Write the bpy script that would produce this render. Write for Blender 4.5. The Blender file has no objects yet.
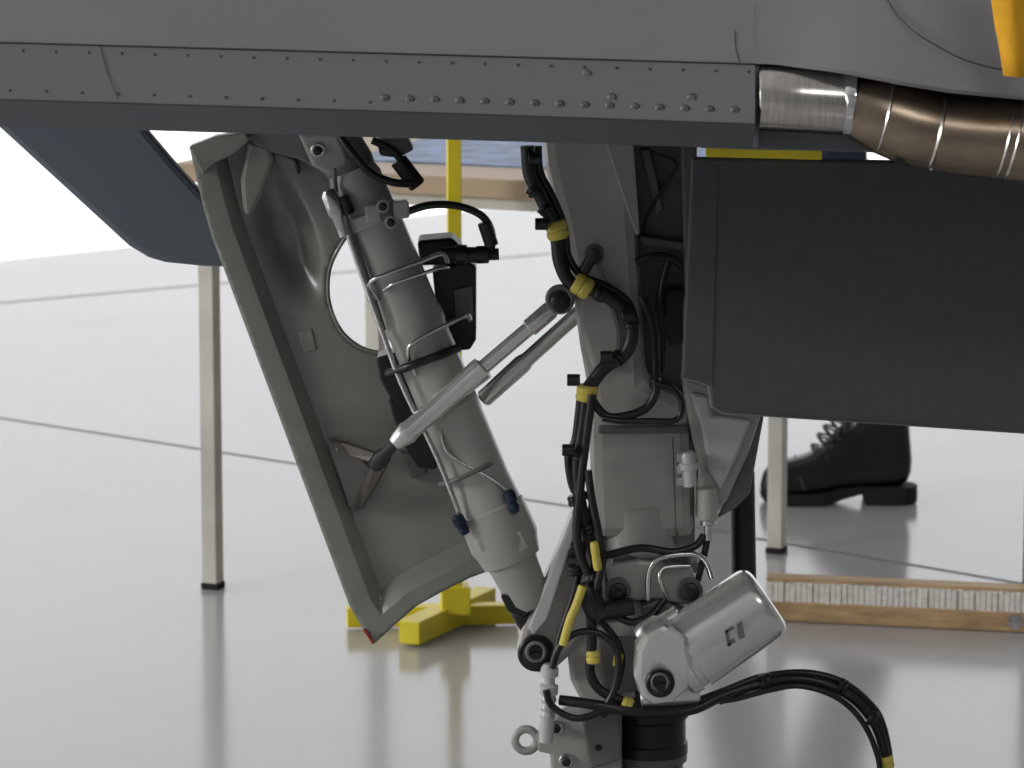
import bpy, bmesh, math, random
from mathutils import Vector, Matrix, geometry
random.seed(3)
# ---------------------------------------------------------------- camera maths
CAMY, H, FPX = -4.7, 1.6, 4000.0
TH = math.atan(684/4000.0)
c_, s_ = math.cos(TH), math.sin(TH)
def _dir(px, py):
    a, b = px-512, 384-py
    return Vector((a, FPX*c_+b*s_, -FPX*s_+b*c_))
def P(px, py, Y=0.0):
    d = _dir(px, py); t = (Y-CAMY)/d.y
    return Vector((d.x*t, Y, H+d.z*t))
def F(px, py, z=0.0):
    d = _dir(px, py); t = (z-H)/d.z
    return Vector((d.x*t, CAMY+d.y*t, z))
S = 4.7/4000.0
# ---------------------------------------------------------------- materials
def mat(name, col, rough=0.5, metal=0.0, nscale=8, namt=0.15, bump=0.0, dirt=0.0, dirtcol=(0.05,0.045,0.035), coat=0.0, stretch=None):
    m = bpy.data.materials.new(name); m.use_nodes = True
    nt = m.node_tree; b = nt.nodes['Principled BSDF']
    tc = nt.nodes.new('ShaderNodeTexCoord')
    mp = nt.nodes.new('ShaderNodeMapping')
    if stretch: mp.inputs['Scale'].default_value = stretch
    nt.links.new(tc.outputs['Object'], mp.inputs['Vector'])
    n = nt.nodes.new('ShaderNodeTexNoise'); n.inputs['Scale'].default_value = nscale; n.inputs['Detail'].default_value = 6
    nt.links.new(mp.outputs[0], n.inputs['Vector'])
    r = nt.nodes.new('ShaderNodeValToRGB')
    r.color_ramp.elements[0].position = 0.3; r.color_ramp.elements[1].position = 0.7
    r.color_ramp.elements[0].color = tuple(max(0,c*(1-namt)) for c in col)+(1,)
    r.color_ramp.elements[1].color = tuple(min(1,c*(1+namt)) for c in col)+(1,)
    nt.links.new(n.outputs['Fac'], r.inputs['Fac'])
    out = r.outputs['Color']
    if dirt > 0:
        n2 = nt.nodes.new('ShaderNodeTexNoise'); n2.inputs['Scale'].default_value = nscale*3.1; n2.inputs['Detail'].default_value = 9
        nt.links.new(mp.outputs[0], n2.inputs['Vector'])
        r2 = nt.nodes.new('ShaderNodeValToRGB')
        r2.color_ramp.elements[0].position = 0.50; r2.color_ramp.elements[1].position = 0.75
        r2.color_ramp.elements[0].color = (0,0,0,1); r2.color_ramp.elements[1].color = (dirt,dirt,dirt,1)
        nt.links.new(n2.outputs['Fac'], r2.inputs['Fac'])
        mx = nt.nodes.new('ShaderNodeMixRGB'); mx.inputs['Color2'].default_value = tuple(dirtcol)+(1,)
        nt.links.new(r2.outputs['Color'], mx.inputs['Fac']); nt.links.new(out, mx.inputs['Color1'])
        out = mx.outputs['Color']
    nt.links.new(out, b.inputs['Base Color'])
    b.inputs['Roughness'].default_value = rough; b.inputs['Metallic'].default_value = metal
    b.inputs['Coat Weight'].default_value = coat; b.inputs['Coat Roughness'].default_value = 0.15
    if bump > 0:
        bp = nt.nodes.new('ShaderNodeBump'); bp.inputs['Strength'].default_value = bump; bp.inputs['Distance'].default_value = 0.003
        nt.links.new(n.outputs['Fac'], bp.inputs['Height']); nt.links.new(bp.outputs['Normal'], b.inputs['Normal'])
    return m
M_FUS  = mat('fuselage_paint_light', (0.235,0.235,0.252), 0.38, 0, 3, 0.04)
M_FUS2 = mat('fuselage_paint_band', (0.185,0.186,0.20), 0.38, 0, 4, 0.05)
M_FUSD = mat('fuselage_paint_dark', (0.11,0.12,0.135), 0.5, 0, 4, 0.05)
M_SEAM = mat('seam_dark', (0.05,0.05,0.055), 0.6)
M_RIV  = mat('rivet_grey', (0.10,0.10,0.105), 0.4, 0.2)
M_FIN  = mat('fin_blue_grey', (0.135,0.158,0.188), 0.5, 0, 4, 0.04)
M_FLAP = mat('bay_door_slate', (0.066,0.071,0.076), 0.6, 0, 60, 0.08)
M_EDGE = mat('edge_grey', (0.18,0.19,0.20), 0.5)
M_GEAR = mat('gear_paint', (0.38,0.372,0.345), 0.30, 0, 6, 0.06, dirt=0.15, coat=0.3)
M_GEARL= mat('gear_paint_pale', (0.52,0.52,0.51), 0.30, 0, 10, 0.04, coat=0.3)
M_GEARD= mat('gear_paint_shade', (0.15,0.145,0.135), 0.42, 0, 10, 0.15, dirt=0.3)  # dark gear paint: shade painted on the leg's right side, plus dark fittings
M_DOOR = mat('door_inner_paint', (0.235,0.24,0.215), 0.28, 0, 4, 0.08, dirt=0.30, coat=0.4)
M_STEEL= mat('steel', (0.62,0.61,0.59), 0.24, 1.0, 20, 0.12, stretch=(1,1,8))
M_BRUSH= mat('brushed_steel', (0.60,0.57,0.53), 0.22, 1.0, 30, 0.15, stretch=(12,1,1))
M_CHROM= mat('chrome', (0.8,0.8,0.8), 0.12, 1.0)
M_ALU  = mat('silver_paint', (0.76,0.76,0.73), 0.22, 0.75, 15, 0.03)
M_BRONZE=mat('heat_bronze', (0.30,0.235,0.175), 0.30, 1.0, 9, 0.55, bump=0.3, stretch=(1,1,2.5))
M_BLACK= mat('black_rubber', (0.010,0.010,0.011), 0.34)
M_BLK2 = mat('black_metal', (0.020,0.020,0.022), 0.34, 0.3)
M_YEL  = mat('yellow_clamp', (0.66,0.55,0.10), 0.5)
M_YEL2 = mat('yellow_paint', (0.85,0.70,0.03), 0.4)
M_ORG  = mat('streamer_cloth', (0.95,0.47,0.02), 0.8, 0, 40, 0.1)
M_BLUE = mat('blue_fitting', (0.02,0.03,0.06), 0.4, 0.5)
M_RUST = mat('bracket_brown_grey', (0.09,0.08,0.068), 0.45, 0.4, 30, 0.3)
M_WHITE= mat('table_leg_white', (0.66,0.64,0.56), 0.4)
M_TOP  = mat('table_beige', (0.50,0.37,0.25), 0.5, 0, 10, 0.08)
M_SHEET= mat('blue_sheet', (0.16,0.24,0.42), 0.5, 0, 18, 0.5)
M_WOOD = mat('pale_wood', (0.50,0.33,0.17), 0.55, 0, 9, 0.25, stretch=(1,8,8))
M_BRIST= mat('bristle_white', (0.85,0.82,0.76), 0.8, 0, 90, 0.15)
M_LEATH= mat('boot_leather', (0.007,0.007,0.008), 0.28, 0, 30, 0.2)
M_SOLE = mat('boot_sole', (0.010,0.010,0.010), 0.8)
M_LACE = mat('boot_lace', (0.07,0.07,0.075), 0.6)
M_NAVY = mat('navy_cloth', (0.02,0.03,0.06), 0.85)
M_POST = mat('blue_paint', (0.03,0.06,0.13), 0.5)
M_SKIN = mat('skin_tone', (0.55,0.33,0.24), 0.55)
M_HAIR = mat('hair_brown', (0.05,0.03,0.02), 0.7)
M_FLOOR= mat('floor_epoxy', (0.47,0.462,0.465), 0.15, 0, 1.3, 0.03, dirt=0.04)
M_JOINT= mat('joint_grey', (0.22,0.22,0.22), 0.6)
M_APRON= mat('apron_concrete', (0.85,0.85,0.84), 0.8, 0, 2, 0.03)
M_CEIL = mat('ceiling_white', (0.6,0.6,0.6), 0.9)
M_WALL = mat('wall_grey', (0.42,0.42,0.43), 0.9)
# ---------------------------------------------------------------- builders
def empty(name, par=None):
    e = bpy.data.objects.new(name, None); bpy.context.collection.objects.link(e); e.empty_display_size=0.1
    if par: e.parent=par
    return e
def mk(name, verts, faces, m, par=None, smooth=False, bevel=0, solid=0, mats=None, fm=None, recalc=True):
    me = bpy.data.meshes.new(name); me.from_pydata([tuple(v) for v in verts], [], faces)
    if recalc:
        bm = bmesh.new(); bm.from_mesh(me); bmesh.ops.recalc_face_normals(bm, faces=bm.faces); bm.to_mesh(me); bm.free()
    ob = bpy.data.objects.new(name, me); bpy.context.collection.objects.link(ob)
    for mm in (mats or [m]): me.materials.append(mm)
    if fm:
        for i,p in enumerate(me.polygons): p.material_index = fm[i]
    if smooth:
        for p in me.polygons: p.use_smooth = True
    if solid:
        md = ob.modifiers.new('solid','SOLIDIFY'); md.thickness = solid; md.offset = 0
    if bevel:
        md = ob.modifiers.new('bev','BEVEL'); md.width = bevel; md.segments = 2; md.limit_method='ANGLE'; md.angle_limit=math.radians(40)
    if par: ob.parent = par
    return ob
def auto(ob, ang=40):
    bm = bmesh.new(); bm.from_mesh(ob.data)
    for e in bm.edges:
        e.smooth = not (len(e.link_faces)==2 and e.calc_face_angle(0) > math.radians(ang))
    for f in bm.faces: f.smooth=True
    bm.to_mesh(ob.data); bm.free()
def catmull(pts, n=6):
    if len(pts)<3: return pts
    out=[]; L=len(pts)
    for i in range(L-1):
        p0=pts[max(i-1,0)];p1=pts[i];p2=pts[i+1];p3=pts[min(i+2,L-1)]
        for k in range(n):
            t=k/n
            out.append(0.5*((2*p1)+(p2-p0)*t+(2*p0-5*p1+4*p2-p3)*t*t+(3*p1-p0-3*p2+p3)*t**3))
    out.append(pts[-1]); return out
def sweep(name, pts, rad, m, par=None, seg=12, cap=True, sx=1.0):
    n=len(pts); rads = rad if isinstance(rad,(list,tuple)) else [rad]*n
    T=[]
    for i in range(n):
        a=pts[max(i-1,0)]; b=pts[min(i+1,n-1)]
        d=(b-a)
        T.append(d.normalized() if d.length>1e-9 else (T[-1] if T else Vector((0,0,1))))
    up=Vector((0,1,0)) if abs(T[0].y)<0.9 else Vector((1,0,0))
    N=(up-T[0]*up.dot(T[0])).normalized()
    V=[];Fc=[]
    for i in range(n):
        N=(N-T[i]*N.dot(T[i])).normalized(); B=T[i].cross(N)
        for k in range(seg):
            a=2*math.pi*k/seg
            V.append(pts[i]+(N*math.cos(a)*sx+B*math.sin(a))*rads[i])
    for i in range(n-1):
        for k in range(seg):
            k2=(k+1)%seg
            Fc.append((i*seg+k,i*seg+k2,(i+1)*seg+k2,(i+1)*seg+k))
    if cap:
        Fc.append(tuple(range(seg))[::-1]); Fc.append(tuple((n-1)*seg+k for k in range(seg)))
    ob=mk(name,V,Fc,m,par); auto(ob,45); return ob
def tube(name, pp, r, m, par=None, Y=-0.09, seg=10, n=6):
    pts=[P(p[0],p[1],p[2] if len(p)>2 else Y) for p in pp]
    return sweep(name, catmull(pts,n), r*S, m, par, seg)
def lathe(name, a, b, prof, m, par=None, seg=32):
    d=b-a; ax=d.normalized()
    up=Vector((0,1,0)) if abs(ax.y)<0.9 else Vector((1,0,0))
    N=(up-ax*up.dot(ax)).normalized(); B=ax.cross(N)
    V=[];Fc=[];n=len(prof)
    for t,r in prof:
        c=a+d*t
        for k in range(seg):
            an=2*math.pi*k/seg; V.append(c+(N*math.cos(an)+B*math.sin(an))*max(r,1e-5))
    for i in range(n-1):
        for k in range(seg):
            k2=(k+1)%seg; Fc.append((i*seg+k,i*seg+k2,(i+1)*seg+k2,(i+1)*seg+k))
    Fc.append(tuple(range(seg))[::-1]); Fc.append(tuple((n-1)*seg+k for k in range(seg)))
    ob=mk(name,V,Fc,m,par); auto(ob,35); return ob
def rod(name, x0,y0,x1,y1, r, m, par=None, Y0=0.0, Y1=None, prof=None, seg=28):
    Y1 = Y0 if Y1 is None else Y1
    a=P(x0,y0,Y0); b=P(x1,y1,Y1)
    L=(b-a).length; c=min(0.15*r*S/L,0.2)
    pr = [(t,rr*S) for t,rr in prof] if prof else [(0,r*S*0.88),(c,r*S),(1-c,r*S),(1,r*S*0.88)]
    return lathe(name,a,b,pr,m,par,seg)
def plate(name, pts, Y, th, m, par=None, bevel=0.0025):
    n=len(pts)
    fr=[P(p[0],p[1],(p[2] if len(p)>2 else Y)) for p in pts]
    V=fr+[v+Vector((0,th,0)) for v in fr]
    Fc=[tuple(range(n)), tuple(range(n,2*n))[::-1]]+[(i,(i+1)%n,n+(i+1)%n,n+i) for i in range(n)]
    return mk(name,V,Fc,m,par,bevel=bevel)
def bolt(name, px,py,Y, r, ln, m, par=None, washer=None):
    a=P(px,py,Y)
    if washer: lathe(name+'_washer', a, a+Vector((0,-ln*0.35,0)), [(0,r*1.45*S),(0.8,r*1.45*S),(1,r*1.3*S)], washer, par, 24)
    return lathe(name, a, a+Vector((0,-ln,0)), [(0,r*S),(0.8,r*S),(0.85,r*0.85*S),(0.88,r*0.5*S),(1,r*0.45*S)], m, par, 6 if r<9 else 24)
def eye(name, px,py,Y, R, r, m, par=None):
    pts=[P(px+R*math.cos(a*math.pi/12),py+R*math.sin(a*math.pi/12),Y) for a in range(25)]
    return sweep(name,pts,r*S,m,par,10,cap=False)
def box(name, c, sz, m, par=None, rotz=0, bevel=0.002):
    V=[];R=Matrix.Rotation(rotz,3,'Z')
    for dx in(-.5,.5):
        for dy in(-.5,.5):
            for dz in(-.5,.5): V.append(Vector(c)+R@Vector((dx*sz[0],dy*sz[1],dz*sz[2])))
    Fc=[(0,1,3,2),(4,6,7,5),(0,4,5,1),(2,3,7,6),(0,2,6,4),(1,5,7,3)]
    return mk(name,V,Fc,m,par,bevel=bevel)
def sleeve(name, x0,y0,x1,y1,r,m,par,Y=-0.09):
    return rod(name,x0,y0,x1,y1,r,m,par,Y0=Y,prof=[(0,r*0.85),(0.15,r),(0.42,r),(0.5,r*0.9),(0.58,r),(0.85,r),(1,r*0.85)],seg=20)

# ---------------------------------------------------------------- hangar shell
def lineY(X): return 6.8+0.852*(X+1.47)
fl=[(-14,-12),(16,-12),(16,lineY(16)),(-14,lineY(-14))]
CUB=[(0,1,2,3),(7,6,5,4),(0,4,5,1),(1,5,6,2),(2,6,7,3),(3,7,4,0)]
mk('floor',[Vector((x,y,z)) for z in (0,-0.1) for x,y in fl],CUB,M_FLOOR)
mk('ground_apron',[Vector((-14,lineY(-14),-0.01)),Vector((16,lineY(16),-0.01)),Vector((16,70,-0.01)),Vector((-60,70,-0.01)),Vector((-60,lineY(-14)-10,-0.01))],[(0,1,2,3,4)],M_APRON)
mk('ceiling',[Vector((x,y,z)) for z in (6.5,6.6) for x,y in fl],CUB,M_CEIL)
mk('wall_right',[Vector((16,-12,0)),Vector((16,lineY(16),0)),Vector((16,lineY(16),6.5)),Vector((16,-12,6.5))],[(0,1,2,3)],M_WALL)
mk('wall_front',[Vector((-14,-12,0)),Vector((16,-12,0)),Vector((16,-12,6.5)),Vector((-14,-12,6.5))],[(0,1,2,3)],M_WALL)
def joint(name,a,b,w=0.012,e0=3,e1=1.2):
    a=F(*a);b=F(*b);d=(b-a).normalized();n=Vector((-d.y,d.x,0))*w/2
    a=a-d*e0;b=b+d*e1
    z=Vector((0,0,0.0012)); mk(name,[a+n+z,a-n+z,b-n+z,b+n+z],[(0,1,2,3)],M_JOINT)
joint('trim_1',(0,418),(290,463),0.010); joint('trim_2',(0,303),(190,286),0.012); joint('trim_3',(800,546),(1024,584),0.010,0.3,3)

# ---------------------------------------------------------------- fuselage
fus=empty('aircraft_fuselage')
def lerp(a,b,t): return a+(b-a)*t
rows=[(-260,-240,-0.25),(-120,-100,-0.42),(42,64,-0.50),(99,124,-0.53),(126,149,-0.46)]
xs=[-420,-200,0,190,380,570,755]
V=[];
for x in xs:
    t=x/760
    for a,b,Y in rows: V.append(P(x,lerp(a,b,t),Y))
    bot=V[-1]
    V+= [Vector((bot.x,-0.30,bot.z)),Vector((bot.x,-0.30,bot.z+0.35)),Vector((bot.x,0.55,bot.z+0.35)),Vector((bot.x,0.55,bot.z)),Vector((bot.x,1.2,bot.z+0.03)),Vector((bot.x,1.5,bot.z+0.3)),Vector((bot.x,1.2,bot.z+0.8))]
R=12; Fc=[];fm=[]
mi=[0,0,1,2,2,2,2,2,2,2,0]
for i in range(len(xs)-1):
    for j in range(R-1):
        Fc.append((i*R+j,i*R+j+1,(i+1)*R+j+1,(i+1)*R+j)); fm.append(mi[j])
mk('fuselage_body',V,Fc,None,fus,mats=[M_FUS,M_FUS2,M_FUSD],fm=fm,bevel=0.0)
xs2=[755,765,780,800,825,850,900,950,1024,1150,1300]
low=[64,64,65,68,71,75,85,93,100,106,110]
V=[]
def mainY(py): return -0.25-0.17*((py+240)/140) if py<-100 else -0.42-0.08*((py+100)/164)
for i,(x,l) in enumerate(zip(xs2,low)):
    g=max(0,min(1,(x-760)/150)); g=g*g*(3-2*g)
    for py,Y in ((-240,-0.25),(-100,-0.42),(0,-0.495),(l*0.6,-0.525),(l-4,-0.545),(l,-0.54)): V.append(P(x,py,lerp(mainY(py),Y,g)))
    b=V[-1]; V.append(Vector((b.x,-0.42,b.z-0.002)))
R=7;Fc=[]
for i in range(len(xs2)-1):
    for j in range(R-1): Fc.append((i*R+j,i*R+j+1,(i+1)*R+j+1,(i+1)*R+j))
o=mk('duct_fairing',V,Fc,M_FUS,fus,smooth=True); auto(o,25)
V=[]
for x,u_,l in ((755,124,149),(820,127,151),(890,130,153),(1000,136,156),(1150,144,162),(1300,150,168)):
    V+=[P(x,60,-0.36),P(x,u_,-0.43),P(x,l,-0.41)]; b=V[-1]; V+=[Vector((b.x,-0.30,b.z)),Vector((b.x,-0.30,b.z+0.35)),Vector((b.x,0.55,b.z+.35)),Vector((b.x,0.55,b.z)),Vector((b.x,1.2,b.z+0.03)),Vector((b.x,1.5,b.z+0.3)),Vector((b.x,1.2,b.z+0.8))]
R=10;Fc=[]
for i in range(5):
    for j in range(R-1): Fc.append((i*R+j,i*R+j+1,(i+1)*R+j+1,(i+1)*R+j))
mk('keel_lip',V,Fc,M_FUSD,fus)
plate('frame_lip',[(754,66),(759,67),(759,147),(754,149)],-0.50,0.07,M_FUSD,fus,0.001)
plate('keel_strip',[(700,127),(758,129),(890,136),(890,152),(758,150),(700,148)],-0.465,0.03,M_FUSD,fus,0.002)
def seam(nm,pts,r=0.9,Y=-0.5): tube(nm,pts,r,M_SEAM,fus,Y=Y,seg=6,n=5)
seam('seam_1',[(-50,41,-0.501),(380,53,-0.501),(755,64,-0.501)],0.8)
seam('seam_3',[(100,45,-0.502),(107,72,-0.515),(118,98,-0.531)],0.45)
seam('seam_4',[(735,30,-0.4845),(736,50,-0.494),(740,63,-0.501)],0.5)
seam('seam_5',[(-50,98,-0.531),(380,111,-0.531),(755,124,-0.531)],0.7)
seam('seam_6',[(885,-5,-0.4965),(890,4,-0.500),(900,18,-0.509),(915,32,-0.520),(930,42,-0.5265),(965,60,-0.536),(1010,71,-0.540),(1060,74,-0.541)],0.8)
def rivets(nm,lst,m,r,h=0.0012):
    bm=bmesh.new()
    for x,y,Y in lst:
        p=P(x,y,Y); 
        g=bmesh.ops.create_cone(bm,cap_ends=True,segments=12,radius1=r*S,radius2=r*S*0.7,depth=h)
        bmesh.ops.rotate(bm,verts=g['verts'],cent=(0,0,0),matrix=Matrix.Rotation(math.pi/2,3,'X'))
        bmesh.ops.translate(bm,verts=g['verts'],vec=p)
    me=bpy.data.meshes.new(nm); bm.to_mesh(me); bm.free(); me.materials.append(m)
    ob=bpy.data.objects.new(nm,me); bpy.context.collection.objects.link(ob); ob.parent=fus
def bandY(x,y):
    t=x/760; a=lerp(42,64,t); b=lerp(99,124,t); return lerp(-0.50,-0.53,(y-a)/(b-a))-0.0008
L1=[];L2=[];L3=[];L4=[];L5=[]
for i,x in enumerate(range(385,755,25)):
    y=99+ (x-385)*0.034; L1.append((x,y,bandY(x,y)+0.0004)); L4.append((x,y,bandY(x,y)+0.0001)); L2.append((x,y,bandY(x,y)-0.0003))
for x in range(-10,750,33):
    y=50+x*0.029; L3.append((x,y,bandY(x,y)))
for x in range(10,380,36):
    y=90+x*0.033; L3.append((x,y,bandY(x,y)))
for x,y in ((587,74),(612,98),(692,98)): L1.append((x,y,bandY(x,y)+0.0004)); L4.append((x,y,bandY(x,y)+0.0001))
for x in range(0,880,44):
    y=8+x*0.028; L5.append((x,y,mainY(min(y-22*(1-x/760),63))-0.0008) if x<750 else (x,-40,-0.45))
rivets('rivet_rings',L1,M_RIV,4.6); rivets('rivet_discs',L4,M_FUS2,3.6); rivets('rivet_heads',L2,M_RIV,1.8); rivets('rivets_small',L3,M_RIV,1.6)

# exhaust duct
duct=empty('exhaust_duct',fus)
DY=-0.49
def at(px,py): return P(px,py,DY)
def ductseg(nm,sec,m,seg=40):
    pts=[at(x,y) for x,y,r in sec]; return sweep(nm,pts,[r*S*0.9 for x,y,r in sec],m,duct,seg)
ductseg('muzzle_sleeve',[(758,97,30),(760,97,31.5),(800,99,31.5),(842,102,31),(846,102,30)],M_BRUSH)
ductseg('muzzle_flange',[(843,102,31),(845,102,33.5),(852,103,33.5),(853,103,31)],M_CHROM)
ductseg('duct_elbow',[(850,103,28),(862,108,33),(880,115,37),(905,124,39),(925,130,38.5),(935,132,37.5)],M_BRONZE)
ductseg('duct_tail',[(936,133,38),(960,136,39),(1000,139,41),(1040,142,43),(1110,146,47),(1200,150,50)],M_BRONZE)
for k,(x,y,r) in enumerate([(884,116,37.6),(936,132,38.4),(1003,139,41.4),(1012,140,41.8)]):
    ductseg('weld_%d'%k,[(x-2.2,y-0.5,r-1),(x,y,r+0.9),(x+2.2,y+0.5,r-1)],M_BRUSH)
bolt('duct_lug',900,158,-0.50,6,0.012,M_BLK2,duct)
plate('duct_clip',[(885,146),(905,152),(918,166),(905,168),(888,158)],-0.47,0.02,M_BLK2,duct,0.002)

# streamer tag
tag=empty('yellow_warning_streamer')
V=[];Fc=[]
for j,(y,xl) in enumerate([(-60,985),(-20,988),(0,991),(25,995),(50,1000),(76,1004)]):
    for i in range(7):
        x=lerp(xl,xl+44,i/6); V.append(P(x,y+i*0.6,-0.60+0.008*math.sin(i*1.3+j*0.5)))
for j in range(5):
    for i in range(6): Fc.append((j*7+i,j*7+i+1,(j+1)*7+i+1,(j+1)*7+i))
mk('cloth',V,Fc,M_ORG,tag,smooth=True,solid=0.002)
tube('cord',[(1005,-60,-0.60),(1008,-85,-0.52),(1010,-100,-0.43)],2,M_ORG,tag)

# ---------------------------------------------------------------- fin left
fin=empty('ventral_fin')
plate('fin_blade',[(-40,92),(140,112),(147,132),(175,165),(212,206),(250,240),(250,268),(205,267),(165,263),(148,258),(128,246)],0.22,0.035,M_FIN,fin,0.008)
plate('fin_root',[(-60,80),(170,80),(150,110),(-40,100)],0.20,0.07,M_FUSD,fin,0.004)

# ---------------------------------------------------------------- bay door right
bd=empty('landing_gear_bay_door')
out=[(692,158),(1160,166),(1160,448),(1024,432),(722,412),(712,406),(709,386),(700,381),(682,377),(684,330),(689,220)]
plate('door_skin',out,-0.20,0.018,M_FLAP,bd,0.003)
edge=[(p[0],p[1]) for p in out[2:9]]
sweep('door_edge',[P(x,y,-0.192) for x,y in edge],1.8*S,M_EDGE,bd,8)
plate('hinge_strip',[(706,140),(822,146),(822,160),(706,157)],-0.215,0.012,M_YEL2,bd,0.001)
for k,x in enumerate((720,800,900,1000,1100)):
    plate('hinge_arm_%d'%k,[(x,90),(x+14,90),(x+14,168),(x,168)],-0.18,0.012,M_FUSD,bd,0.001)
tube('door_step_line',[(712,386,-0.201),(714,300,-0.201),(718,165,-0.201)],0.6,M_SEAM,bd)

# ---------------------------------------------------------------- gear door left
gd=empty('landing_gear_door')
outer=[(190,147),(212,139),(240,135),(275,137),(300,142),(340,150),(372,170),(378,205),(360,222),(345,236),(334,254),(328,272),(327,295),(332,315),(341,332),(354,345),(368,352),(390,354),(425,380),(470,450),(512,560),(497,567),(470,577),(440,592),(415,606),(392,626),(373,644),(350,606),(212,235),(203,205)]
def pld(p,pl,closed=False):
    best=1e9;n=len(pl)
    for i in range(n if closed else n-1):
        a=Vector(pl[i]);b=Vector(pl[(i+1)%n]);d=b-a
        t=max(0,min(1,(p-a).dot(d)/max(d.length_squared,1e-9))); best=min(best,(p-(a+d*t)).length)
    return best
def sm(a,b,x):
    t=max(0,min(1,(x-a)/(b-a))); return t*t*(3-2*t)
def lin(a,b,x): return max(0,min(1,(x-a)/(b-a)))
LP=[(212,235),(350,606),(373,644)]
LPF=[(190,147),(203,205)]+LP
BP=[(373,644),(392,626),(415,606),(440,592),(470,577),(497,567),(512,560)]
O1,O2,B1,B2=20,33,14,34
def depth(x,y):
    p=Vector((x,y))
    dl=pld(p,LPF); db=pld(p,BP)
    Y=0.045
    Y+=0.018*min(lin(O1,O2,dl),lin(B1,B2,db))
    q=Matrix.Rotation(math.radians(20),2)@(p-Vector((287,232)))
    e=math.sqrt((q.x/34)**2+(q.y/86)**2)
    Y+=0.028*(1-sm(0.25,1.05,e))
    return Y
vv=[Vector(p) for p in outer]; n0=len(vv)
def inside(p):
    ins=False;j=n0-1
    for i in range(n0):
        if ((vv[i].y>p.y)!=(vv[j].y>p.y)) and (p.x<(vv[j].x-vv[i].x)*(p.y-vv[i].y)/(vv[j].y-vv[i].y)+vv[i].x): ins=not ins
        j=i
    return ins
dense=[]
for i in range(n0):
    a=vv[i];b=vv[(i+1)%n0];k=max(1,int((b-a).length/4))
    for j in range(k): dense.append(a+(b-a)*j/k)
nb=len(dense)
cre=[]
for pl,offs in ((LPF,(O1,O2)),(BP,(B1,B2))):
    for off in offs:
        for i in range(len(pl)-1):
            a=Vector(pl[i]);b=Vector(pl[i+1]);d=(b-a).normalized(); nrm=Vector((d.y,-d.x))
            L_=(b-a).length
            for j in range(int(L_/2.5)+1):
                q=a+d*min(L_,j*2.5)+nrm*off
                if inside(q) and abs(pld(q,pl)-off)<0.4 and pld(q,outer,True)>2: cre.append(q)
pin=[]
y=138
while y<645:
    x=188
    while x<515:
        p=Vector((x,y))
        if inside(p) and pld(p,outer,True)>2.5 and all((p-c).length_squared>5 for c in cre if abs(c.y-y)<3): pin.append(p)
        x+=4
    y+=4
allp=dense+cre+pin
res=geometry.delaunay_2d_cdt(allp,[(i,(i+1)%nb) for i in range(nb)],[],1,1e-4)
V=[P(p.x,p.y,depth(p.x,p.y)) for p in res[0]]
oncrease=[]
for p in res[0]:
    q=Vector((p.x,p.y)); dl=pld(q,LPF); db=pld(q,BP)
    oncrease.append(abs(dl-O1)<.5 or abs(dl-O2)<.5 or abs(db-B1)<.5 or abs(db-B2)<.5)
o=mk('door_panel',V,[tuple(f) for f in res[2]],M_DOOR,gd,smooth=True,solid=0.010)
bm=bmesh.new(); bm.from_mesh(o.data); bm.verts.ensure_lookup_table()
for e in bm.edges: e.smooth = not (oncrease[e.verts[0].index] and oncrease[e.verts[1].index])
bm.to_mesh(o.data); bm.free()
def rail(nm,pl,Y,r,m,sx=1.6): 
    sweep(nm,[P(x,y,Y) for x,y in pl],r*S,m,gd,8,sx=sx)
rail('edge_rail_left',[(192,150),(205,206),(214,237),(352,606),(374,642)],0.045,2.0,M_DOOR)
rail('edge_rail_bottom',[(374,642),(393,624),(416,604),(441,590),(471,575),(505,562)],0.045,2.0,M_DOOR)
NR=[(378,207),(360,223),(346,237),(335,255),(329,272),(328,295),(333,315),(342,332),(355,344),(370,351),(390,354)]
sweep('notch_rim',catmull([P(x,y,depth(x-2,y)-0.004) for x,y in NR],4),2.2*S,M_DOOR,gd,8)
plate('top_lug',[(188,147),(214,137),(246,132),(250,140),(234,154),(214,164),(203,176)],0.02,0.03,M_DOOR,gd,0.003)
plate('top_bridge',[(240,132),(300,132),(345,138),(352,160),(320,172),(300,160),(262,150)],0.03,0.03,M_GEARD,gd,0.003)
plate('stiffener',[(248,140),(270,146),(274,160),(262,196),(250,218),(243,212),(240,180)],0.030,0.03,M_DOOR,gd,0.006)
plate('stiffener_small',[(272,150),(296,160),(300,176),(286,172),(276,164)],0.035,0.03,M_GEARD,gd,0.003)
plate('rib_pad',[(298,332),(312,328),(317,350),(304,354)],0.056,0.012,M_DOOR,gd,0.002)
plate('bracket_base',[(327,440),(346,444),(372,470),(370,486),(358,512),(349,508)],0.050,0.016,M_GEARD,gd,0.002)
plate('bracket_arm_1',[(330,442,0.040),(342,442,0.040),(384,456,-0.01),(380,466,-0.01),(350,456,0.03)],0.03,0.012,M_RUST,gd,0.002)
plate('bracket_arm_2',[(352,508,0.040),(362,510,0.040),(388,466,-0.01),(376,458,-0.01),(362,484,0.03)],0.03,0.012,M_RUST,gd,0.002)
for k,(x,y) in enumerate([(232,150),(338,449),(357,503)]):
    bolt('door_bolt_%d'%k,x,y,depth(x,y)-0.016,2.4,0.006,M_DOOR,gd)
plate('bracket_dark_1',[(376,358),(398,352),(418,372),(425,400),(408,412),(390,398),(380,380)],0.0,0.05,M_BLK2,gd,0.003)
plate('bracket_dark_2',[(388,400),(420,395),(440,440),(436,470),(418,468),(400,440)],0.02,0.04,M_BLK2,gd,0.003)
plate('bracket_dark_3',[(398,452),(420,456),(428,474),(412,480)],0.045,0.02,M_GEARD,gd,0.003)
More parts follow.
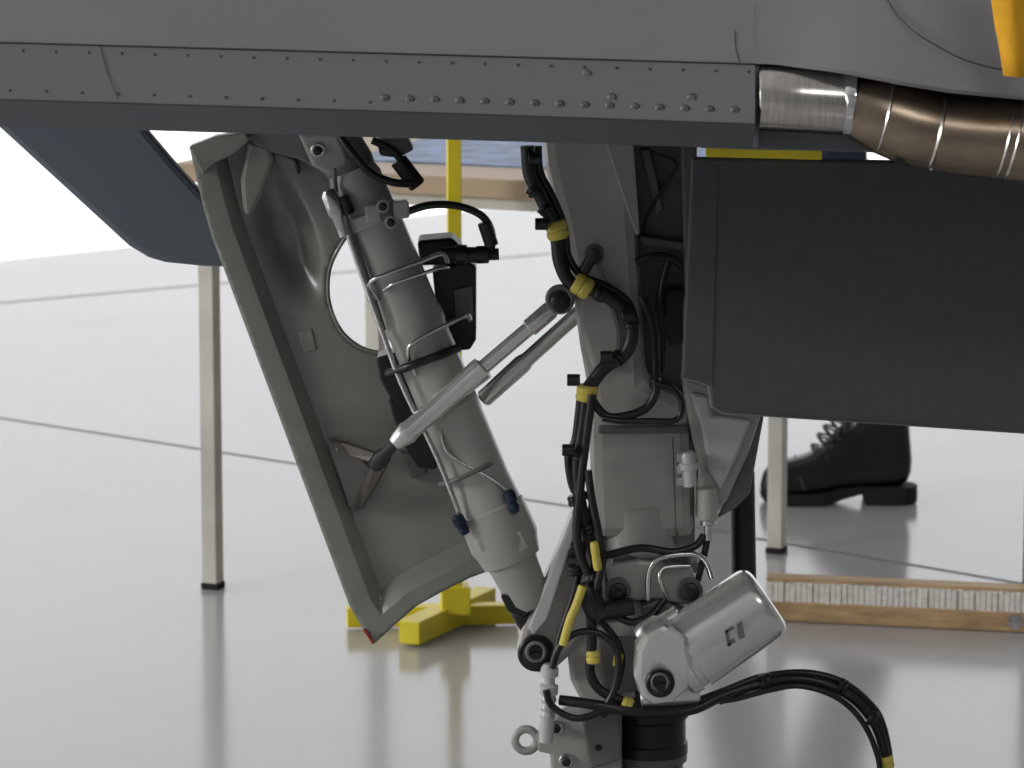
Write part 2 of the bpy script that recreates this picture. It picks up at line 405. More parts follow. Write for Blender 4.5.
tube('red_edge',[(364,629,0.038),(373,643,0.038)],1.6,mat('red_edge_paint',(0.4,0.05,0.03),0.5),gd)

# ---------------------------------------------------------------- landing gear
LG=empty('landing_gear')
br=empty('side_brace',LG)
rod('brace_tube',352,170,512,560,33,M_GEAR,br,Y0=-0.02,Y1=-0.04,prof=[(0,24),(0.02,27),(0.10,28),(0.105,33),(0.135,33),(0.14,29),(0.36,29.5),(0.38,31.5),(0.40,31.5),(0.41,30),(0.80,31),(0.86,33),(0.865,35),(0.95,36),(0.97,33),(1,30)],seg=40)
rod('brace_neck',508,552,532,606,22,M_GEAR,br,Y0=-0.04,prof=[(0,28),(0.3,25),(0.85,22),(1,18)])
rod('brace_clevis',510,585,540,640,12,M_BLK2,br,Y0=-0.03,prof=[(0,8),(0.1,13),(0.6,14),(1,10)])
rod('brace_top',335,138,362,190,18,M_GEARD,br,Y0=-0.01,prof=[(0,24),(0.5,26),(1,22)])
plate('brace_top_lug',[(298,134),(338,134),(350,164),(330,176),(312,166)],-0.04,0.05,M_GEAR,br,0.004)
bolt('brace_top_bolt',318,150,-0.04,5,0.012,M_BLK2,br,washer=M_STEEL)
rod('brace_flat',328,190,344,236,9,M_STEEL,br,Y0=-0.06,prof=[(0,6),(0.1,9),(0.5,9),(0.6,6),(1,5)])
for k,(x,y) in enumerate([(383,206),(391,222),(494,520),(508,545)]):
    bolt('brace_nut_%d'%k,x,y,-0.062,4.5,0.012,M_BLK2,br,washer=M_GEAR)
for k,(x,y) in enumerate([(372,214),(400,210)]): plate('collar_lug_%d'%k,[(x-8,y-8),(x+8,y-10),(x+10,y+8),(x-6,y+10)],-0.065,0.02,M_GEAR,br,0.003)
tube('pipe_long',[(342,205,-0.05),(350,240,-0.055),(378,320,-0.06),(402,385,-0.065),(436,455,-0.07),(458,510,-0.07),(464,530,-0.06)],2.8,M_STEEL,br)
tube('pipe_long_2',[(334,168,-0.05),(338,200,-0.05),(352,232,-0.05),(384,330,-0.05)],2.4,M_GEARD,br)
tube('pipe_hook_1',[(378,300,-0.05),(370,284,-0.062),(384,275,-0.07),(420,262,-0.06),(442,254,-0.05),(448,262,-0.04)],2.4,M_STEEL,br)
tube('pipe_hook_2',[(384,290,-0.06),(398,282,-0.07),(440,268,-0.06),(448,268,-0.04)],2.0,M_STEEL,br)
tube('pipe_hook_3',[(416,376,-0.06),(408,352,-0.068),(418,340,-0.07),(452,322,-0.06),(466,315,-0.05),(470,320,-0.04)],2.4,M_STEEL,br)
tube('pipe_hook_4',[(440,430,-0.065),(450,455,-0.07),(490,478,-0.07),(510,492,-0.07)],1.8,M_STEEL,br)
rod('pipe_nut_1',456,515,466,534,7,M_BLUE,br,Y0=-0.075,prof=[(0,4),(0.1,6.5),(0.5,6.5),(0.55,5),(0.7,5),(0.75,6),(1,4)])
rod('pipe_nut_2',508,490,516,512,7,M_BLUE,br,Y0=-0.075,prof=[(0,4),(0.1,6.5),(0.5,6.5),(0.55,5),(0.7,5),(0.75,6),(1,4)])
rod('pipe_nut_3',342,196,350,214,6,M_BLK2,br,Y0=-0.06)
tube('band_black',[(388,374,-0.05),(410,366,-0.075),(440,355,-0.07),(458,348,-0.04)],4.5,M_BLACK,br)
tube('band_grey',[(440,484,-0.05),(456,480,-0.078),(486,466,-0.07),(496,462,-0.04)],2.5,M_GEARD,br)
plate('brace_pad',[(474,540),(500,526),(522,532),(530,548),(506,560),(480,552)],-0.075,0.02,M_GEAR,br,0.003)
plate('brace_end_step',[(500,596),(533,588),(545,602),(520,618),(508,612)],-0.06,0.03,M_BLK2,br,0.003)
plate('relay_box',[(432,268),(468,262),(476,266),(476,340),(470,350),(440,352)],0.02,0.08,M_BLK2,br,0.003)
plate('relay_box_top',[(417,241),(452,238),(462,248),(462,264),(420,266)],0.02,0.06,M_BLK2,br,0.004)
plate('box_label',[(454,290),(472,286),(473,318),(456,322)],0.012,0.01,M_GEARD,br,0.001)
rod('connector_1',440,254,478,255,8,M_BLACK,br,Y0=-0.02,prof=[(0,7),(0.4,8),(0.42,10),(0.7,10),(0.72,8),(1,8)])
rod('connector_2',472,255,499,254,7,M_BLK2,br,Y0=-0.02,prof=[(0,6),(0.2,9),(0.6,9),(0.65,6),(1,6)])
tube('black_lead_1',[(406,212,-0.05),(430,205,-0.05),(458,206,-0.04),(482,216,-0.03),(492,234,-0.02),(490,256,-0.02)],4.0,M_BLACK,br)
rod('black_lead_boot',484,222,492,246,7,M_BLACK,br,Y0=-0.025)
tube('black_lead_2',[(340,136,-0.06),(352,152,-0.07),(370,172,-0.07),(392,182,-0.06),(412,184,-0.04)],4.0,M_BLACK,br)
tube('black_lead_3',[(372,140,-0.03),(392,150,-0.03),(404,165,-0.03),(412,182,-0.03)],4,M_BLACK,br)
rod('connector_3',398,160,418,186,9,M_BLACK,br,Y0=-0.03)
plate('top_valve',[(376,140),(408,138),(414,150),(398,158),(380,156)],-0.01,0.03,M_GEARD,br,0.003)

ac=empty('door_actuator',LG)
rod('actuator_body',394,444,562,300,10,M_ALU,ac,Y0=-0.085,Y1=-0.075,prof=[(0,7),(0.03,9.5),(0.08,12),(0.1,10.5),(0.40,11),(0.5,12.5),(0.53,12.5),(0.54,7.5),(0.80,7.5),(0.81,9.5),(0.93,9.5),(0.95,7),(1,6)])
rod('actuator_end',376,464,398,440,6,M_BLK2,ac,Y0=-0.02,Y1=-0.085,prof=[(0,8),(0.3,9),(0.5,6),(1,6)])
bolt('actuator_pivot',560,299,-0.06,10,0.035,M_BLK2,ac,washer=M_GEARD)
eye('actuator_eye',560,299,-0.085,12,3,M_GEARD,ac)
rod('support_rod',482,400,584,308,9,M_ALU,ac,Y0=0.03,Y1=0.02,prof=[(0,7),(0.02,9.5),(0.4,10),(0.45,8),(1,8)])

lg=empty('main_leg',LG)
plate('leg_casting',[(541,120),(628,120),(638,240),(642,300),(646,380),(690,400),(692,440),(694,540),(594,540),(591,470),(590,400),(580,345),(572,285),(560,225),(545,165)],-0.055,0.10,M_GEAR,lg,0.014)
plate('leg_facet',[(598,120,-0.085),(632,120,-0.058),(640,234,-0.057),(636,236,-0.060)],-0.07,0.02,M_GEARL,lg,0.002)  # paler paint puts the facet's highlight into its colour
plate('leg_web',[(620,120),(698,120),(694,250),(690,400),(640,400),(632,300)],-0.01,0.05,M_GEARD,lg,0.004)  # web painted darker to carry the shade of the leg's right side
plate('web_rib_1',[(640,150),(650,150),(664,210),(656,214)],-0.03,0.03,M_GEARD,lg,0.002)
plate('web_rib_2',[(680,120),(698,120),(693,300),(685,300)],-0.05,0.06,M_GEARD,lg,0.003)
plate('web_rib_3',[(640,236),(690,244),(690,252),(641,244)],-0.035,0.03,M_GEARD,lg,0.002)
plate('casting_pad',[(570,270),(600,262),(622,330),(620,372),(594,372),(580,330)],-0.066,0.02,M_GEAR,lg,0.006)
rod('leg_cylinder',640,500,645,566,52,M_GEAR,lg,Y0=0.0,prof=[(0,50),(0.6,51),(0.7,54),(1,54)],seg=48)
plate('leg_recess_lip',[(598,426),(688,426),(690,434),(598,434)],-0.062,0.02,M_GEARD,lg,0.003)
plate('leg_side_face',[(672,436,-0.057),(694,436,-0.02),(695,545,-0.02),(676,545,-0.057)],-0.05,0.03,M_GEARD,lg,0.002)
tube('web_cable',[(652,152,-0.04),(676,164,-0.03),(662,190,-0.03),(648,214,-0.035),(643,232,-0.04)],1.8,M_SEAM,lg)
tube('web_hose_1',[(636,262,-0.06),(652,256,-0.06),(672,258,-0.05),(686,270,-0.04)],4,M_BLACK,lg)
tube('web_hose_2',[(642,296,-0.065),(652,320,-0.068),(655,350,-0.07),(656,384,-0.07)],4.5,M_BLACK,lg)
tube('web_hose_3',[(668,262,-0.05),(660,300,-0.055),(664,340,-0.06),(662,372,-0.06)],3.5,M_BLACK,lg)
plate('web_valve',[(664,292),(684,288),(684,344),(670,348),(664,330)],-0.05,0.04,M_BLK2,lg,0.003)
bolt('casting_bolt_1',594,254,-0.055,7,0.03,M_BLK2,lg,washer=M_GEARD)
rod('stop_pin',583,272,596,250,6,M_BLK2,lg,Y0=-0.085)
plate('bracket_plate',[(681,376),(712,386),(716,408),(762,414),(748,455),(728,500),(712,520),(696,520),(700,470),(690,430)],-0.06,0.035,M_GEAR,lg,0.005)
plate('bracket_rim',[(758,414),(764,416),(750,494),(736,508),(716,520),(740,470)],-0.04,0.03,M_GEARD,lg,0.003)
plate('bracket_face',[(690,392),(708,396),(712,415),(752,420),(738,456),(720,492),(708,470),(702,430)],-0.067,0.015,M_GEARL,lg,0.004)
rod('bracket_cyl',688,452,690,486,8,M_GEARL,lg,Y0=-0.08,prof=[(0,6),(0.1,8),(0.3,8),(0.32,10),(0.5,10),(0.52,7),(1,7)])
rod('bracket_pipe_big',708,488,708,520,10,M_GEAR,lg,Y0=-0.075)
rod('bracket_pipe_small',708,518,708,540,4,M_STEEL,lg,Y0=-0.075,prof=[(0,8),(0.3,8),(0.35,4),(1,4)])
tube('bracket_hose',[(708,536,-0.075),(704,556,-0.075),(698,580,-0.07)],3.5,M_BLACK,lg)
rod('dark_rod',742,470,744,590,13,M_BLK2,lg,Y0=0.05,Y1=0.05)
for k,(x,y) in enumerate([(683,458),(683,470),(683,482)]): plate('bracket_tab_%d'%k,[(x-6,y-4),(x+14,y-4),(x+14,y+4),(x-6,y+4)],-0.085,0.01,M_GEAR,lg,0.001)
rod('collar',610,566,690,568,16,M_GEARD,lg,Y0=-0.05)
rod('knuckle',648,560,650,630,46,M_GEARD,lg,Y0=0.0,prof=[(0,54),(0.12,54),(0.2,46),(0.55,44),(0.7,48),(1,48)],seg=48)
plate('knuckle_face',[(606,566),(640,560),(690,566),(700,590),(690,606),(655,600),(610,602)],-0.075,0.03,M_GEAR,lg,0.005)
for k,(x,y) in enumerate([(618,590),(690,590)]): bolt('knuckle_bolt_%d'%k,x,y,-0.075,9,0.02,M_BLK2,lg,washer=M_GEARD)
tube('knuckle_pipe_1',[(604,556,-0.08),(640,548,-0.085),(672,552,-0.085),(695,546,-0.08),(704,535,-0.075)],4,M_BLACK,lg)
tube('knuckle_pipe_2',[(648,600,-0.09),(650,570,-0.09),(664,557,-0.09),(700,556,-0.085),(712,578,-0.08)],3.0,M_STEEL,lg)
tube('knuckle_pipe_3',[(668,600,-0.09),(660,580,-0.095),(664,568,-0.09),(690,566,-0.085)],2.4,M_STEEL,lg)
tube('knuckle_hose_4',[(612,612,-0.09),(630,622,-0.10),(650,616,-0.10),(664,600,-0.09)],4,M_BLACK,lg)
plate('knuckle_block_2',[(640,606),(660,600),(690,612),(676,630),(646,632)],-0.08,0.05,M_GEARD,lg,0.004)
plate('link_arm',[(576,503),(596,520),(606,570),(608,612),(590,630),(566,660),(548,676),(526,670),(517,652),(522,630),(540,590),(560,545)],-0.05,0.045,M_GEAR,lg,0.007)
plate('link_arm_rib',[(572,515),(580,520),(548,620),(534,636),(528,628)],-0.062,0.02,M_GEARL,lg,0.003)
bolt('link_pivot',536,652,-0.05,13,0.03,M_BLK2,lg,washer=M_BLK2)
eye('link_pivot_ring',536,652,-0.078,9,2.2,M_GEARD,lg)
bolt('link_bolt_top',574,548,-0.05,7,0.02,M_BLK2,lg,washer=M_BLK2)
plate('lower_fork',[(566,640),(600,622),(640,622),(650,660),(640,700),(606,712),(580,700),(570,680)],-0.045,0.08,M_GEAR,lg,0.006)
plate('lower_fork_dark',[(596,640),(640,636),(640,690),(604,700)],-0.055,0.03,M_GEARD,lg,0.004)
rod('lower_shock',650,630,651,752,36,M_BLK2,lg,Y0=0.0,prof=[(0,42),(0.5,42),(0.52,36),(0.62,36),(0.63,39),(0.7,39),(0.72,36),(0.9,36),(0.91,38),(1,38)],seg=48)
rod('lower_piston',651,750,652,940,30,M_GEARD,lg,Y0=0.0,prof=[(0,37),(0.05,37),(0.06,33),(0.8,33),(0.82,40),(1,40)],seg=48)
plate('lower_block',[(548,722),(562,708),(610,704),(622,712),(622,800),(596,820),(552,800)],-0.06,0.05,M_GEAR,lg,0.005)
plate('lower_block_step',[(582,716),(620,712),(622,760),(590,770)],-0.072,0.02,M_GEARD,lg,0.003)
for k,(x,y) in enumerate([(556,727),(604,712),(598,745),(566,760)]): bolt('block_bolt_%d'%k,x,y,-0.06,5,0.014,M_BLK2,lg,washer=M_STEEL)
eye('tow_ring',526,740,-0.05,11,4.5,M_GEAR,lg)
plate('tow_ring_lug',[(536,734),(552,728),(556,756),(538,752)],-0.06,0.03,M_GEAR,lg,0.003)
rod('white_pipe',550,664,546,742,7,M_GEARL,lg,Y0=-0.095,prof=[(0,6),(0.05,9),(0.15,9),(0.17,6),(0.25,6),(0.27,9.5),(0.38,9.5),(0.4,7),(0.45,8.5),(0.5,7),(0.55,8.5),(0.6,7),(0.65,8.5),(0.7,7),(0.75,8),(1,7)])
rod('knuckle_black',583,584,600,618,12,M_BLACK,lg,Y0=-0.10,prof=[(0,8),(0.2,11),(0.8,12),(1,9)])
rod('banjo_black',596,612,634,606,9,M_BLK2,lg,Y0=-0.10)
ax=P(652,940,0); axz=0.15
lathe('axle',Vector((ax.x,-0.16,axz)),Vector((ax.x,0.16,axz)),[(0,0.022),(1,0.022)],M_STEEL,lg)
lathe('axle_post',Vector((ax.x,0,axz-0.02)),Vector((ax.x,0,0.30)),[(0,0.045),(0.6,0.045),(1,0.04)],M_GEAR,lg)
for k,yy in enumerate((-0.15,0.07)):
    lathe('tyre_%d'%k,Vector((ax.x,yy,axz)),Vector((ax.x,yy+0.08,axz)),[(0.1,0.085),(0,0.10),(0.04,0.125),(0.2,0.145),(0.5,0.15),(0.8,0.145),(0.96,0.125),(1,0.10),(0.9,0.085)],M_BLACK,lg,48)
    lathe('wheel_rim_%d'%k,Vector((ax.x,yy+0.01,axz)),Vector((ax.x,yy+0.07,axz)),[(0,0.03),(0.1,0.085),(0.9,0.085),(1,0.03)],M_GEARL,lg,40)

st=empty('steering_actuator',LG)
rod('motor_body',672,664,764,601,42,M_ALU,st,Y0=-0.13,Y1=-0.12,prof=[(0,34),(0.03,38),(0.12,39),(0.13,36.5),(0.18,36.5),(0.19,39.5),(0.94,39.5),(0.99,38.5),(1.02,36),(1.04,32),(1.05,28),(1.05,0.5)],seg=56)
plate('motor_head',[(644,634),(664,624),(690,640),(694,668),(688,690),(672,704),(654,706),(640,698),(634,676),(636,650)],-0.175,0.05,M_ALU,st,0.008)
bolt('motor_bolt',660,682,-0.175,10,0.025,M_BLK2,st,washer=M_BLK2)
eye('motor_bolt_ring',660,682,-0.198,8,1.5,M_GEARD,st)
rod('motor_neck',640,640,680,616,14,M_ALU,st,Y0=-0.12,prof=[(0,12),(0.1,15),(0.5,15),(0.6,12),(1,12)])
rod('motor_foot',640,694,700,690,14,M_ALU,st,Y0=-0.10)
plate('motor_mount',[(640,640),(690,620),(700,690),(650,704)],-0.10,0.08,M_GEARD,st,0.004)
for k,q in enumerate([[(725,631),(728,629),(731,645),(728,647)],[(725,631),(733,626),(734,629),(726,634)],[(728,647),(736,642),(735,639),(728,643)],[(737,624),(742,621),(745,637),(740,640)]]):
    plate('stencil_%d'%k,q,-0.1735,0.006,M_GEARD,st,0)

wh=empty('wiring_harness',LG)
def cab(nm,pp,r,Y=-0.09,m=None): return tube(nm,pp,r,m or M_BLACK,wh,Y=Y,seg=12)
cab('cable_main',[(527,146),(530,175),(544,203),(556,233),(560,262),(572,284),(598,292),(620,306),(632,328),(626,352),(604,368),(587,390)],7.0)
cab('cable_main_b',[(538,146),(540,172),(552,196),(564,226),(568,256),(582,276),(606,286),(628,302),(636,322)],4.0,-0.082)
cab('cable_down_1',[(587,390),(583,425),(577,470),(584,520),(596,560),(592,590),(590,608)],6.0)
cab('cable_down_2',[(592,395),(586,440),(580,490),(577,540),(588,575)],4.5,-0.10)
cab('cable_down_3',[(580,400),(575,440),(568,455),(574,490),(592,500),(584,540),(575,590),(562,630),(553,664)],4.0,-0.085)
cab('cable_down_4',[(588,470),(592,500),(598,530),(602,560),(596,590)],4.0,-0.105)
cab('cable_right_1',[(592,400),(606,416),(626,416),(646,408),(656,392),(655,378)],4.5,-0.095)
cab('cable_right_2',[(656,384),(672,388),(682,404),(676,420),(650,421),(620,421),(602,418)],3.2,-0.10)
cab('cable_loop_1',[(552,668),(560,646),(580,632),(604,636),(618,656),(614,690),(598,712),(574,718),(552,706),(546,690)],3.6,-0.11)
cab('cable_loop_2',[(590,608),(592,640),(590,672),(600,690),(620,700),(640,708)],5,-0.10)
cab('cable_loop_3',[(600,620),(616,640),(622,662),(616,690)],3.5,-0.09)
cab('cable_tail_1',[(560,700,-0.10),(590,704,-0.11),(640,712,-0.11),(690,710,-0.11),(722,696,-0.10),(760,684),(800,679),(836,688),(862,706),(880,735),(886,775),(880,830),(850,900)],5.5)
cab('cable_tail_2',[(640,704,-0.10),(690,702,-0.10),(726,690,-0.095),(762,677),(806,673),(842,682),(868,702),(882,724),(890,770),(886,840),(860,900)],4.0,-0.085)
cab('cable_tail_3',[(700,700,-0.10),(730,700,-0.1),(770,690),(800,686),(834,696),(858,716),(874,745),(880,780),(870,850)],3.0,-0.10)
cab('cable_yellow',[(583,586),(576,606),(570,620),(563,645)],4.5,-0.112,M_YEL)
def clamp(nm,x,y,dx,dy,r,m=M_YEL,Y=-0.09): sleeve(nm,x-dx,y-dy,x+dx,y+dy,r,m,wh,Y)
clamp('clamp_1',557,230,2,9,11); clamp('clamp_2',582,286,8,5,11); clamp('clamp_3',587,393,-1,8,11)
clamp('clamp_4',593,657,0,6,7,Y=-0.105); clamp('clamp_5',618,660,-1,6,5,Y=-0.10); clamp('clamp_6',596,556,2,14,4.5,Y=-0.115)
clamp('clamp_7',627,704,5,2,7,Y=-0.105); clamp('clamp_8',655,383,0,5,6,M_BLK2); clamp('clamp_9',886,762,1,6,8)
clamp('clamp_10',766,682,6,-2,9,M_BLK2) 
for k,(x,y,dx,dy) in enumerate([(534,190,3,4),(545,208,3,3),(631,322,1,5),(618,358,-4,3),(600,294,5,2),(580,455,0,5),(576,500,1,5),(590,528,2,5),(594,590,0,5),(575,570,0,5)]):
    clamp('tie_%d'%k,x,y,dx,dy,8.5,M_BLACK)
for k,(x,y) in enumerate([(573,380),(606,357),(628,316),(534,158),(541,224),(568,450)]):
    rod('stud_%d'%k,x-6,y,x+7,y,6,M_BLK2,wh,Y0=-0.105)
for k,(x,y) in enumerate([(722,696),(842,686),(872,718)]): clamp('tail_tie_%d'%k,x,y,4,2,8.5,M_BLACK)

# ---------------------------------------------------------------- table
tb=empty('folding_table')
LF=F(213,588); 
th=math.radians(-23.3); u=Vector((math.cos(th),math.sin(th),0)); v=Vector((-math.sin(th),math.cos(th),0))
LL,WW=0.842,0.70
for k,(a,b) in enumerate([(0,0),(LL,0),(LL,WW),(0,WW)]):
    c=LF+u*a+v*b
    box('leg_%d'%k,(c.x,c.y,0.375),(0.030,0.030,0.74),M_WHITE,tb,th)
    box('leg_foot_%d'%k,(c.x,c.y,0.006),(0.034,0.034,0.012),M_SOLE,tb,th)
c=LF+u*LL/2+v*WW/2
box('apron_front',LF+u*LL/2+Vector((0,0,0.737)),(LL,0.02,0.022),M_WHITE,tb,th)
box('apron_back',LF+u*LL/2+v*WW+Vector((0,0,0.737)),(LL,0.02,0.022),M_WHITE,tb,th)
box('table_top',(c.x,c.y,0.765),(LL+0.10,WW+0.06,0.034),M_TOP,tb,th)
sh=empty('blue_poster')
cc=LF+u*0.52+v*0.36
box('sheet',(cc.x,cc.y,0.7836),(0.62,0.44,0.003),M_SHEET,sh,th+0.05,0)

# ---------------------------------------------------------------- yellow stand
ys=empty('yellow_support_stand')
b=F(455,632)
box('post',(b.x,b.y,0.66),(0.024,0.024,1.26),M_YEL2,ys,0.1)
box('base_beam_x',(b.x-0.04,b.y+0.04,0.022),(0.30,0.032,0.034),M_YEL2,ys,0.10)
box('base_beam_y',(b.x-0.012,b.y+0.02,0.026),(0.04,0.30,0.040),M_YEL2,ys,-0.45)
box('base_collar',(b.x,b.y,0.06),(0.05,0.05,0.05),M_YEL2,ys,0.1)
box('post_head',(b.x,b.y,1.29),(0.10,0.05,0.02),M_YEL2,ys,0.1)

bp_=empty('dark_blue_upright')  # added stand-in for a dark blue sliver, taken for a trouser leg
q=F(1030,592)
lathe('post',Vector((q.x,q.y,0.01)),Vector((q.x,q.y,0.95)),[(0,0.014),(0.98,0.014),(1,0.008)],M_POST,bp_,20)
lathe('base',Vector((q.x,q.y,0.0)),Vector((q.x,q.y,0.02)),[(0,0.02),(0.4,0.02),(1,0.014)],M_POST,bp_,20)

# ---------------------------------------------------------------- wooden brush board
wb=empty('wooden_floor_brush')
a=F(768,618); b2=F(1180,637)
d=(b2-a).normalized(); an=math.atan2(d.y,d.x); mid=(a+b2)/2; LN=(b2-a).length
box('lower_board',(mid.x,mid.y,0.018),(LN,0.05,0.034),M_WOOD,wb,an)
box('upper_board',(mid.x,mid.y+0.016,0.071),(LN,0.042,0.006),M_WOOD,wb,an,0.001)
n=int(LN/0.010)
V=[];Fc=[]
nn=Vector((-d.y,d.x,0))
for i in range(n):
    c0=a+d*(i+0.5)*LN/n; w_=LN/n*0.44; h0=0.034; h1=0.068+random.uniform(-0.001,0.001)
    k=len(V); off=random.uniform(-0.003,0.001)
    for dx in(-w_,w_):
        for dy in(-0.018+off,0.02):
            for z in (h0,h1): V.append(c0+d*dx+nn*dy+Vector((0,0,z)))
    Fc+= [tuple(k+q for q in f) for f in [(0,1,3,2),(4,6,7,5),(0,4,5,1),(2,3,7,6),(0,2,6,4),(1,5,7,3)]]
mk('bristle_row',V,Fc,M_BRIST,wb)
bp=a+d*( (F(1014,625)-a).length)
lathe('screw',bp+Vector((0,-0.025,0.02)),bp+Vector((0,-0.030,0.02)),[(0,0.013),(0.7,0.013),(1,0.008)],M_STEEL,wb,20)

# ---------------------------------------------------------------- person
pe=empty('standing_person')
def boot(tag_,X0,Y0,yaw=0.0):
    R_=Matrix.Rotation(yaw,3,'Z')
    def W(x,y,z): return Vector((X0,Y0,0))+R_@Vector((x,y,z))
    rings=[((0.000,.028),(0.000,.034),.008),((0.001,.016),(0.004,.060),.028),((0.015,.012),(0.018,.080),.040),((0.05,.012),(0.05,.090),.047),((0.085,.012),(0.08,.096),.048),((0.12,.016),(0.108,.108),.046),((0.16,.024),(0.130,.128),.042),((0.22,.028),(0.150,.150),.037),((0.29,.026),(0.168,.168),.035),((0.308,.06),(0.182,.186),.037),((0.304,.11),(0.190,.207),.039),((0.298,.16),(0.192,.230),.043),((0.298,.22),(0.190,.255),.048),((0.30,.29),(0.186,.29),.053)]
    V=[];Fc=[];sg=20
    for A,B,w in rings:
        cx,cz=(A[0]+B[0])/2,(A[1]+B[1])/2; hx,hz=(B[0]-A[0])/2,(B[1]-A[1])/2
        for k in range(sg):
            t=2*math.pi*k/sg; ca,sa=math.cos(t),math.sin(t)
            ca=math.copysign(abs(ca)**0.75,ca); sa=math.copysign(abs(sa)**0.75,sa)
            V.append(W(cx+hx*ca,w*sa,cz+hz*ca))
    for i in range(len(rings)-1):
        for k in range(sg): Fc.append((i*sg+k,i*sg+(k+1)%sg,(i+1)*sg+(k+1)%sg,(i+1)*sg+k))
    Fc.append(tuple(range(sg))); Fc.append(tuple((len(rings)-1)*sg+k for k in range(sg)))
    o=mk(tag_+'_upper',V,Fc,M_LEATH,pe,smooth=True); m_=o.modifiers.new('s','SUBSURF'); m_.levels=m_.render_levels=1
    st_=[(0.0,.014,.018),(0.006,.008,.030),(0.03,0,.044),(0.08,0,.050),(0.13,0,.049),(0.16,.012,.042),(0.205,.024,.038),(0.210,0,.038),(0.25,0,.040),(0.29,0,.038),(0.308,.0,.028),(0.316,.006,.014)]
    V=[];Fc=[]
    for x,z0,hw in st_:
        zt=0.024 if x<0.14 else 0.036
        V+=[W(x,-hw,z0),W(x,-hw,zt),W(x,hw,zt),W(x,hw,z0)]
    for i in range(len(st_)-1):
        for k in range(4): Fc.append((i*4+k,i*4+(k+1)%4,(i+1)*4+(k+1)%4,(i+1)*4+k))
    Fc.append((0,1,2,3)); k=4*(len(st_)-1); Fc.append((k,k+1,k+2,k+3))
    mk(tag_+'_sole',V,Fc,M_SOLE,pe)
    for k in range(8):
        t=k/7; x=lerp(0.100,0.186,t); z=lerp(0.110,0.224,t**0.85)+0.003
        w=0.028
        for sgn in(-1,1):
            pts=[W(x+0.018,-w*sgn,z-0.018),W(x+0.003,-w*0.5*sgn,z-0.001),W(x+0.005,w*0.5*sgn,z+0.004),W(x+0.03,w*sgn,z-0.004)]
            sweep(tag_+'_lace_%d_%d'%(k,sgn+1),catmull(pts,4),0.0026,M_LACE,pe,6)
        bq=W(x+0.03,-0.037,z-0.014)
        lathe(tag_+'_eyelet_%d'%k,bq,bq+Vector((0,-0.004,0)),[(0,0.0035),(1,0.0025)],M_LACE,pe,10)
    sweep(tag_+'_toe_seam',catmull([W(0.085,-0.049,0.035),W(0.075,-0.044,0.065),W(0.07,-0.02,0.092),W(0.07,0.02,0.092),W(0.075,0.044,0.065)],4),0.0016,M_LACE,pe,6)
    return W(0.24,0,0.30)
hp=F(919,506)
h1=boot('boot_near',hp.x-0.317,hp.y+0.04,0.0)
h2=boot('boot_far',hp.x-0.317-0.33,hp.y+0.20,0.05)
def skin(nm,verts,edges,rad,m,lv=2):
    me=bpy.data.meshes.new(nm); me.from_pydata([tuple(v_) for v_ in verts],edges,[]); ob=bpy.data.objects.new(nm,me)
    bpy.context.collection.objects.link(ob); me.materials.append(m)
    sk=ob.modifiers.new('skin','SKIN'); 
    if not me.skin_vertices: me.skin_vertices.new()
    for i,r in enumerate(rad): me.skin_vertices[0].data[i].radius=(r,r) if not isinstance(r,tuple) else r
    me.skin_vertices[0].data[0].use_root=True
    ss=ob.modifiers.new('sub','SUBSURF'); ss.levels=ss.render_levels=lv
    ob.parent=pe; return ob
px_,py_=(h1.x+h2.x)/2,(h1.y+h2.y)/2
V=[Vector((px_,py_,0.91)),Vector((px_+0.03,h1.y+0.01,0.85)),Vector((lerp(px_,h1.x,0.45),h1.y,0.50)),Vector((h1.x,h1.y,0.25)),
   Vector((px_-0.03,h2.y-0.01,0.85)),Vector((lerp(px_,h2.x,0.65),h2.y,0.50)),Vector((h2.x,h2.y,0.25))]
skin('trousers',V,[(0,1),(1,2),(2,3),(0,4),(4,5),(5,6)],[0.125,0.10,0.075,0.068,0.10,0.075,0.068],M_NAVY)
V=[Vector((px_,py_,0.95)),Vector((px_-0.01,py_,1.15)),Vector((px_,py_,1.38)),Vector((px_-0.01,py_,1.47)),
   Vector((px_,py_-0.18,1.40)),Vector((px_+0.02,py_-0.22,1.12)),Vector((px_-0.08,py_-0.21,0.90)),
   Vector((px_,py_+0.18,1.40)),Vector((px_+0.02,py_+0.22,1.12)),Vector((px_-0.08,py_+0.21,0.90))]
skin('jacket',V,[(0,1),(1,2),(2,3),(2,4),(4,5),(5,6),(2,7),(7,8),(8,9)],[0.13,0.125,0.135,0.06,0.06,0.048,0.038,0.06,0.048,0.038],M_NAVY)
V=[Vector((px_-0.01,py_,1.46)),Vector((px_-0.02,py_,1.54)),Vector((px_-0.02,py_,1.62)),Vector((px_-0.015,py_,1.72))]
skin('head',V,[(0,1),(1,2),(2,3)],[0.055,0.055,0.085,0.08],M_SKIN)
V=[Vector((px_+0.02,py_,1.66)),Vector((px_+0.005,py_,1.745))]
skin('hair',V,[(0,1)],[0.085,0.082],M_HAIR)
skin('nose',[Vector((px_-0.105,py_,1.66)),Vector((px_-0.122,py_,1.63))],[(0,1)],[0.008,0.012],M_SKIN,1)
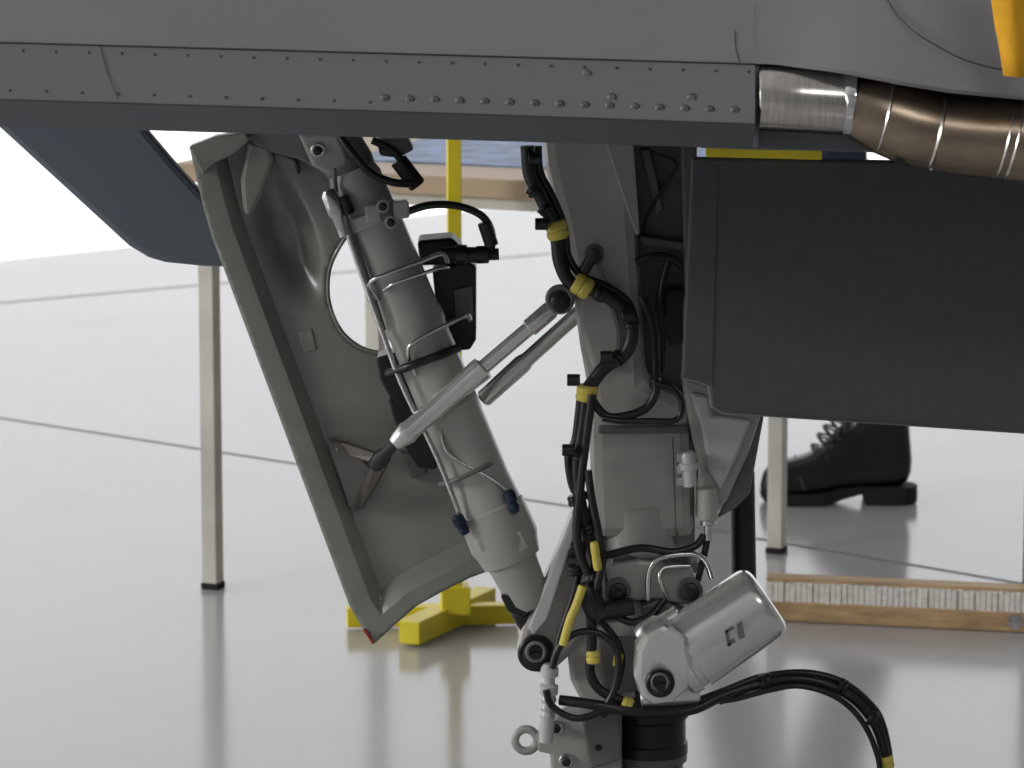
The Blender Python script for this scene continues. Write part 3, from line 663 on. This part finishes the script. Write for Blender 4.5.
for sg_ in(-1,1):
    skin('ear_%d'%(sg_+1),[Vector((px_-0.01,py_+0.083*sg_,1.68)),Vector((px_-0.015,py_+0.085*sg_,1.64))],[(0,1)],[0.012,0.009],M_SKIN,1)
    skin('eye_%d'%(sg_+1),[Vector((px_-0.092,py_+0.032*sg_,1.675)),Vector((px_-0.096,py_+0.032*sg_,1.675))],[(0,1)],[0.009,0.006],M_BLACK,1)
    hb=Vector((px_-0.085,py_+0.21*sg_,0.885))
    skin('palm_%d'%(sg_+1),[hb,hb+Vector((-0.01,0,-0.08))],[(0,1)],[(0.022,0.03),(0.018,0.04)],M_SKIN,1)
    for k in range(4):
        f0=hb+Vector((-0.01+(k-1.5)*0.019,0,-0.085)); l=(0.065,0.075,0.07,0.055)[k]
        skin('finger_%d_%d'%(sg_+1,k),[f0,f0+Vector((0,-0.004*sg_,-l*0.5)),f0+Vector((0,-0.016*sg_,-l))],[(0,1),(1,2)],[0.009,0.008,0.007],M_SKIN,1)
    skin('thumb_%d'%(sg_+1),[hb+Vector((-0.025,0,-0.03)),hb+Vector((-0.05,-0.005*sg_,-0.06)),hb+Vector((-0.055,-0.01*sg_,-0.09))],[(0,1),(1,2)],[0.012,0.010,0.008],M_SKIN,1)
skin('mouth',[Vector((px_-0.098,py_-0.018,1.605)),Vector((px_-0.098,py_+0.018,1.605))],[(0,1)],[0.005,0.005],M_RUST,1)

# ---------------------------------------------------------------- light
w=bpy.data.worlds.new('World'); bpy.context.scene.world=w; w.use_nodes=True
bg=w.node_tree.nodes['Background']; bg.inputs['Color'].default_value=(0.97,0.98,1.0,1); bg.inputs['Strength'].default_value=1.25
sl=bpy.data.lights.new('sun','SUN'); sl.energy=3.5; sl.angle=0.02; so=bpy.data.objects.new('sun',sl); bpy.context.collection.objects.link(so)
def area(nm,loc,tgt,sx,sy,pw,col=(1,1,1)):
    l=bpy.data.lights.new(nm,'AREA'); l.shape='RECTANGLE'; l.size=sx; l.size_y=sy; l.energy=pw; l.color=col
    o=bpy.data.objects.new(nm,l); bpy.context.collection.objects.link(o); o.location=loc
    o.rotation_euler=(Vector(tgt)-Vector(loc)).to_track_quat('-Z','Y').to_euler(); return o
area('left_fill_light',(-8,-3.0,3.4),(0,0,0.7),2.4,2.0,240,(1,0.99,0.97))  # added area light from the left for side highlights; no window here
area('front_fill_light',(2.5,-7.5,6.2),(0.3,0,0.8),2.5,1.0,70,(1,0.99,0.97))  # added unseen fill light to brighten the surfaces facing the camera
# ---------------------------------------------------------------- camera
cd=bpy.data.cameras.new('camera'); cam=bpy.data.objects.new('camera',cd); bpy.context.collection.objects.link(cam)
cd.sensor_width=36; cd.lens=FPX/1024*36; cam.location=(0,CAMY,H); cam.rotation_euler=(math.pi/2-TH,0,0)
cd.dof.use_dof=True; cd.dof.focus_distance=4.75; cd.dof.aperture_fstop=14
cd.clip_end=300
bpy.context.scene.camera=cam
bpy.context.scene.view_settings.view_transform='Standard'
